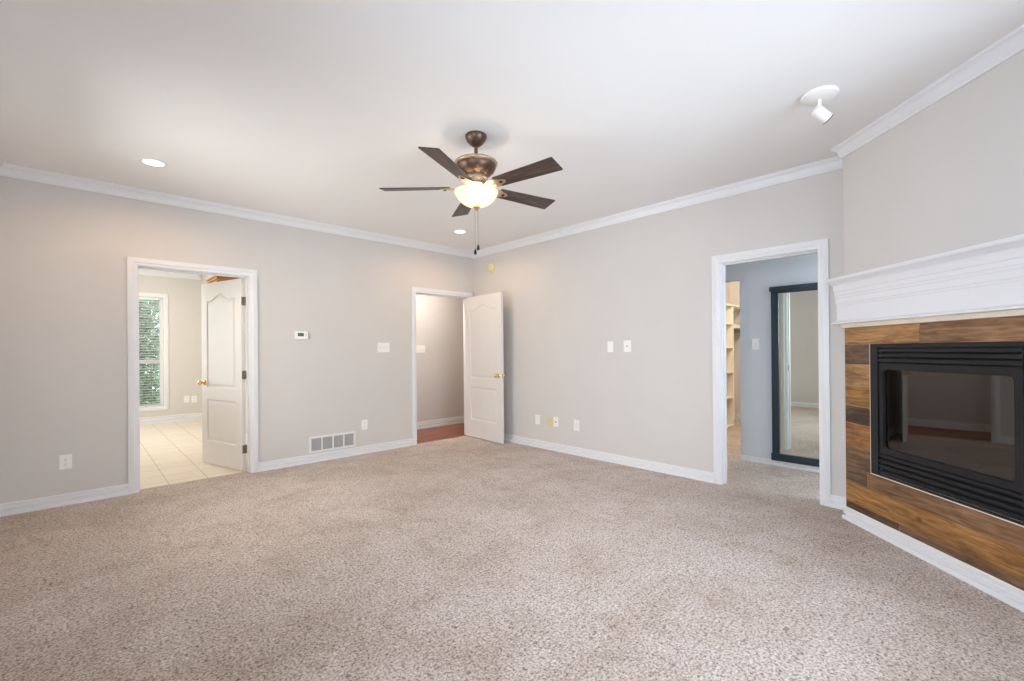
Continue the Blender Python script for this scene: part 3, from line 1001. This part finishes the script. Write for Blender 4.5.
sd = empty('smoke_detector', mw=at(WE, 0.413, 2.455)); tag(sd, 'yellowed round detector high on the wall above the open door', 'detector')
MB().lathe([(0, -.012), (.072, -.012), (.074, -.008), (.074, 0)], 40, axis='Y').build('base', IVORY, sd, smooth=40)
MB().lathe([(0, -.036), (.030, -.035), (.046, -.031), (.055, -.022), (.058, -.012)], 40, axis='Y', close=False).build('cover', IVORYD, sd, smooth=40)
MB().lathe([(0, -.040), (.012, -.039), (.016, -.035)], 20, axis='Y', close=False).build('test_button', IVORY, sd, smooth=40)
MB().box(.034, .062, -.020, -.006, -.070, -.046).build('catch', IVORYD, sd, bevel=0.004)

# ------------------------------------------------------------------ tiled room beyond the first doorway
TX0, TX1, TY = -4.85, -2.60, 5.0
wn = (-4.05, -3.19, 0.305, 2.265)
struct(wall_x(TX0 - .12, TX1 + .12, TY, TY + .12, [wn]).build('wall_tile_room_far', WALLT), 'cream wall with the window in the tiled room')
struct(wall_y(.12, TY, TX1, TX1 + .12, []).build('wall_tile_room_east', WALLT), 'cream side wall of the tiled room behind the open door')
struct(wall_y(.12, TY, TX0 - .12, TX0, [(2.0, 4.0, 0.6, 2.3)]).build('wall_tile_room_west', WALLT), 'cream side wall of the tiled room')  # opening added for the tiled room's side light
for nm, a, b, pv, nx in (('trim_crown_tile_room_far', (TX0, TY), (TX1, TY), (TX0, .12), (TX1, .12)),):
    struct(MB().sweep([a, b], CROWN, PLAN, pv, nx).build(nm, TRIM, smooth=35), 'white crown moulding in the tiled room')
BASET = [(x, z * 1.4) for x, z in BASE]
baseboard('baseboard_tile_room', (TX0, TY), (TX1, TY), 'white baseboard under the tiled room window', prev=(TX0, .12), nxt=(TX1, .12), prof=BASET, z=-.008)
baseboard('baseboard_tile_room_east', (TX1, TY), (TX1, .14), 'white baseboard behind the tiled room door', prev=(TX0, TY), prof=BASET, z=-.008)

w1 = empty('window_1', mw=Matrix.Translation((wn[0], TY, wn[2])))
struct(w1, 'white framed window with open blinds in the tiled room')
W_, H_ = wn[1] - wn[0], wn[3] - wn[2]
m = MB()
m.sweep([(0, 0), (0, H_), (W_, H_), (W_, 0), (0, 0)], [(-d, h) for d, h in [(0, 0), (0, .012), (.012, .016), (.06, .018), (.072, .014), (.072, 0)]], lambda a, b, h: (a, -h, b), prev=(W_, 0), nxt=(0, H_))
m.build('window_frame', TRIM, w1, smooth=30)
m = MB()
for a in (0, W_ - .05): m.box(a, a + .05, .05, .11, 0, H_)
for z in (0, H_ - .04): m.box(.05, W_ - .05, .05, .11, z, z + .04)
m.box(.05, W_ - .05, .055, .105, .78, .84)
m.build('sash', TRIM, w1)
for z0, z1 in ((.04, .78), (.84, H_ - .04)):
    MB().box(.05, W_ - .05, .078, .082, z0, z1).build('glass', WGLASS, w1)
bd = empty('window_blind', mw=Matrix.Translation((wn[0], TY, wn[2]))); tag(bd, 'white horizontal blind with open slats in the tiled room window', 'blind')
MB().box(.055, W_ - .055, .004, .044, H_ - .045, H_ - .004).build('headrail', TRIM, bd)
m = MB()
z = .035
while z < H_ - .05:
    m.prism([(.003, z + .004), (.003, z + .006), (.045, z - .004), (.045, z - .006)], .056, W_ - .056, lambda a, c, h: (h, a, c)); z += .046
m.build('slat', TRIM, bd)
MB().box(.056, W_ - .056, .006, .042, .004, .022).build('bottom_rail', TRIM, bd)
m = MB()
for sx in (.16, W_ - .16):
    m.tube([(sx, .024, .02), (sx, .024, H_ - .04)], .0012, 6)
m.build('ladder_cord', PLASTIC, bd)

kc = empty('wall_cabinet', (TX1, 2.42, 1.40)); tag(kc, 'wooden wall cabinet glimpsed above the top of the open tiled room door', 'cabinet')
MB().box(-.28, 0, -.31, .31, 0, .93).build('body', CABW, kc)
for s0 in (-.305, .005):
    MB().box(-.298, -.281, s0, s0 + .30, .01, .88).box(-.304, -.298, s0 + .05, s0 + .25, .07, .82).build('cabinet_door', CABW, kc, bevel=0.003)
MB().box(-.318, 0, -.325, .325, .93, .95).box(-.300, 0, -.318, .318, .90, .93).build('crown', CABW, kc)

for x, y in ((-3.75, 1.6), (-3.75, 3.9)):
    l = bpy.data.lights.new('tile_room_lamp', 'AREA'); l.shape = 'DISK'; l.size = .30; l.energy = 12; l.color = (1.0, 0.84, 0.64)
    o = bpy.data.objects.new('tile_room_lamp', l); COL.objects.link(o); o.location = (x, y, CH - .02)

# ground and shrubs outside the tiled room window
struct(MB().box(-12, 6, 5.12, 18, -.5, -.25).build('ground_outside', GRASS), 'lawn outside the tiled room window')


def shrub(x, y, h_, rr, label, n, seed):
    rg = random.Random(seed)
    r_ = empty('garden_shrub', (x, y, -.25)); tag(r_, label, 'shrub', 'shrubs outside the window')
    st = MB()
    for k in range(5):
        a = rg.uniform(0, 6.28)
        st.tube([(0, 0, 0), (.1 * math.cos(a), .1 * math.sin(a), h_ * .4), (rr * .5 * math.cos(a), rr * .5 * math.sin(a), h_ * .85)], [.03, .02, .008], 7)
    st.build('stem', BARK, r_, smooth=60)
    m = MB()
    for i in range(n):
        a, u = rg.uniform(0, 6.283), rg.uniform(0, 1)
        z = h_ * (.06 + .94 * u)
        rad = rr * (1 - .45 * u ** 3) * rg.uniform(.55, 1.0)
        c = Vector((rad * math.cos(a), rad * math.sin(a), z))
        d1 = Vector((rg.gauss(0, 1), rg.gauss(0, 1), rg.gauss(0, .6))).normalized(); d2 = d1.orthogonal().normalized()
        L_ = rg.uniform(.05, .10); Wd = L_ * .42
        m.add([c, c + d1 * L_ * .5 + d2 * Wd, c + d1 * L_, c + d1 * L_ * .5 - d2 * Wd], [(0, 1, 2, 3)])
    m.build('foliage', LEAF, r_, recalc=False)


shrub(-3.80, 6.6, 3.1, .85, 'tall green shrub straight outside the tiled room window', 9000, 3)
shrub(-3.3, 8.9, 3.6, 1.2, 'green shrub farther out, behind the nearer shrub', 9000, 4)

# ------------------------------------------------------------------ wood floored hall beyond the corner doorway
struct(wall_x(-2.48, 2.2, 1.05, 1.17, []).build('wall_entry_hall', WALL), 'greige hall wall behind the corner doorway')
struct(wall_y(0.0, 1.17, 2.2, 2.32, []).build('wall_entry_hall_end', WALL), 'end wall of the wood floored hall')
struct(wall_x(.12, 2.2, 0, .12, []).build('wall_entry_hall_south', WALL), 'near wall of the wood floored hall')
BASEH = [(x, z * 1.25) for x, z in BASE]
baseboard('baseboard_entry_hall', (-2.48, 1.05), (2.2, 1.05), 'white baseboard in the wood floored hall', prof=BASEH, z=-.006)
l = bpy.data.lights.new('entry_hall_lamp', 'AREA'); l.shape = 'DISK'; l.size = .25; l.energy = 35; l.color = (1.0, 0.89, 0.78)
o = bpy.data.objects.new('entry_hall_lamp', l); COL.objects.link(o); o.location = (-0.62, .24, CH - .03)

# ------------------------------------------------------------------ mirror hall and closet beyond the third doorway
HX = 1.11
m = wall_y(YS - .12, -3.392, HX, HX + .12, [])
m.box(HX, HX + .12, -3.392, -2.45, 2.040, CH).box(HX, HX + .12, -2.45, -2.15, -.02, CH)
struct(m.build('wall_mirror_hall', WALLB), 'cool grey hall wall behind the dark framed mirror')
struct(wall_x(.12, 4.35, -2.15, -2.03, []).build('wall_closet_north', WALL), 'closet wall behind the white shelves')
struct(wall_x(HX + .12, 4.35, -4.72, -4.60, []).build('wall_closet_south', WALL), 'closet side wall')
struct(wall_y(-4.60, -2.15, 4.15, 4.27, []).build('wall_closet_back', WALL), 'closet back wall')
struct(wall_x(.12, HX, YS - .12, YS, [(.30, .95, .70, 2.10)]).build('wall_mirror_hall_end', WALL), 'end wall of the mirror hall')  # opening added so the hall's end light can enter
BASEM = [(x * .8, z * .6) for x, z in BASE]
baseboard('baseboard_mirror_hall', (HX, -3.392), (HX, YS), 'low white baseboard under the mirror', prof=BASEM, nxt=None)
baseboard('baseboard_closet', (4.15, -2.15), (4.15, -4.60), 'white baseboard at the back of the closet', prof=BASE)

mr = empty('wall_mirror', mw=at(WMH, 3.720 + .44, 0.060)); tag(mr, 'tall mirror in a dark navy frame standing against the hall wall', 'mirror')
MW, MH = .88, 1.852
m = MB()
m.box(-MW / 2, -MW / 2 + .070, -.032, 0, .07, MH - .07).box(MW / 2 - .070, MW / 2, -.032, 0, .07, MH - .07)
m.box(-MW / 2, MW / 2, -.032, 0, 0, .070).box(-MW / 2, MW / 2, -.032, 0, MH - .07, MH)
m.build('frame', NAVY, mr, bevel=0.003)
MB().box(-MW / 2 - .012, MW / 2 + .012, -.046, 0, MH - .045, MH + .004).build('cornice', NAVY, mr, bevel=0.003)
MB().box(-MW / 2 - .008, MW / 2 + .008, -.040, 0, -.001, .075).build('foot_rail', NAVY, mr, bevel=0.003)
MB().box(-MW / 2 + .06, MW / 2 - .06, -.018, -.004, .06, MH - .06).build('glass', MIRROR, mr)

cs = empty('closet_shelving', (3.45, -2.475, 0)); tag(cs, 'white built in closet shelves seen past the mirror hall wall', 'shelving')
T = .019
for px_ in (0, -.315, -.63, -.945):
    MB().box(px_ - T, px_, 0, .315, 0, 1.955).build('upright', SHELF, cs)
for i in range(3):
    x1 = -.0 - T - i * .315
    for z in (.012, .462, .872, 1.277, 1.665):
        MB().box(x1 - .315 + T, x1, .004, .315, z - T / 2, z + T / 2).build('shelf', SHELF, cs)
MB().box(-.96, .695, -.012, .320, 1.956, 1.976).build('top_shelf', SHELF, cs)
MB().box(.001, .695, .004, .320, 1.640, 1.660).box(.001, .695, .0, .018, 1.600, 1.660).build('side_shelf', SHELF, cs)
MB().tube([(.001, .12, 1.56), (.695, .12, 1.56)], .015, 14).build('hanging_rod', CHAIN, cs, smooth=40)
l = bpy.data.lights.new('closet_lamp', 'POINT'); l.energy = 70; l.color = (1.0, 0.86, 0.69); l.shadow_soft_size = .10
o = bpy.data.objects.new('closet_lamp', l); COL.objects.link(o); o.location = (2.5, -3.35, 2.5)
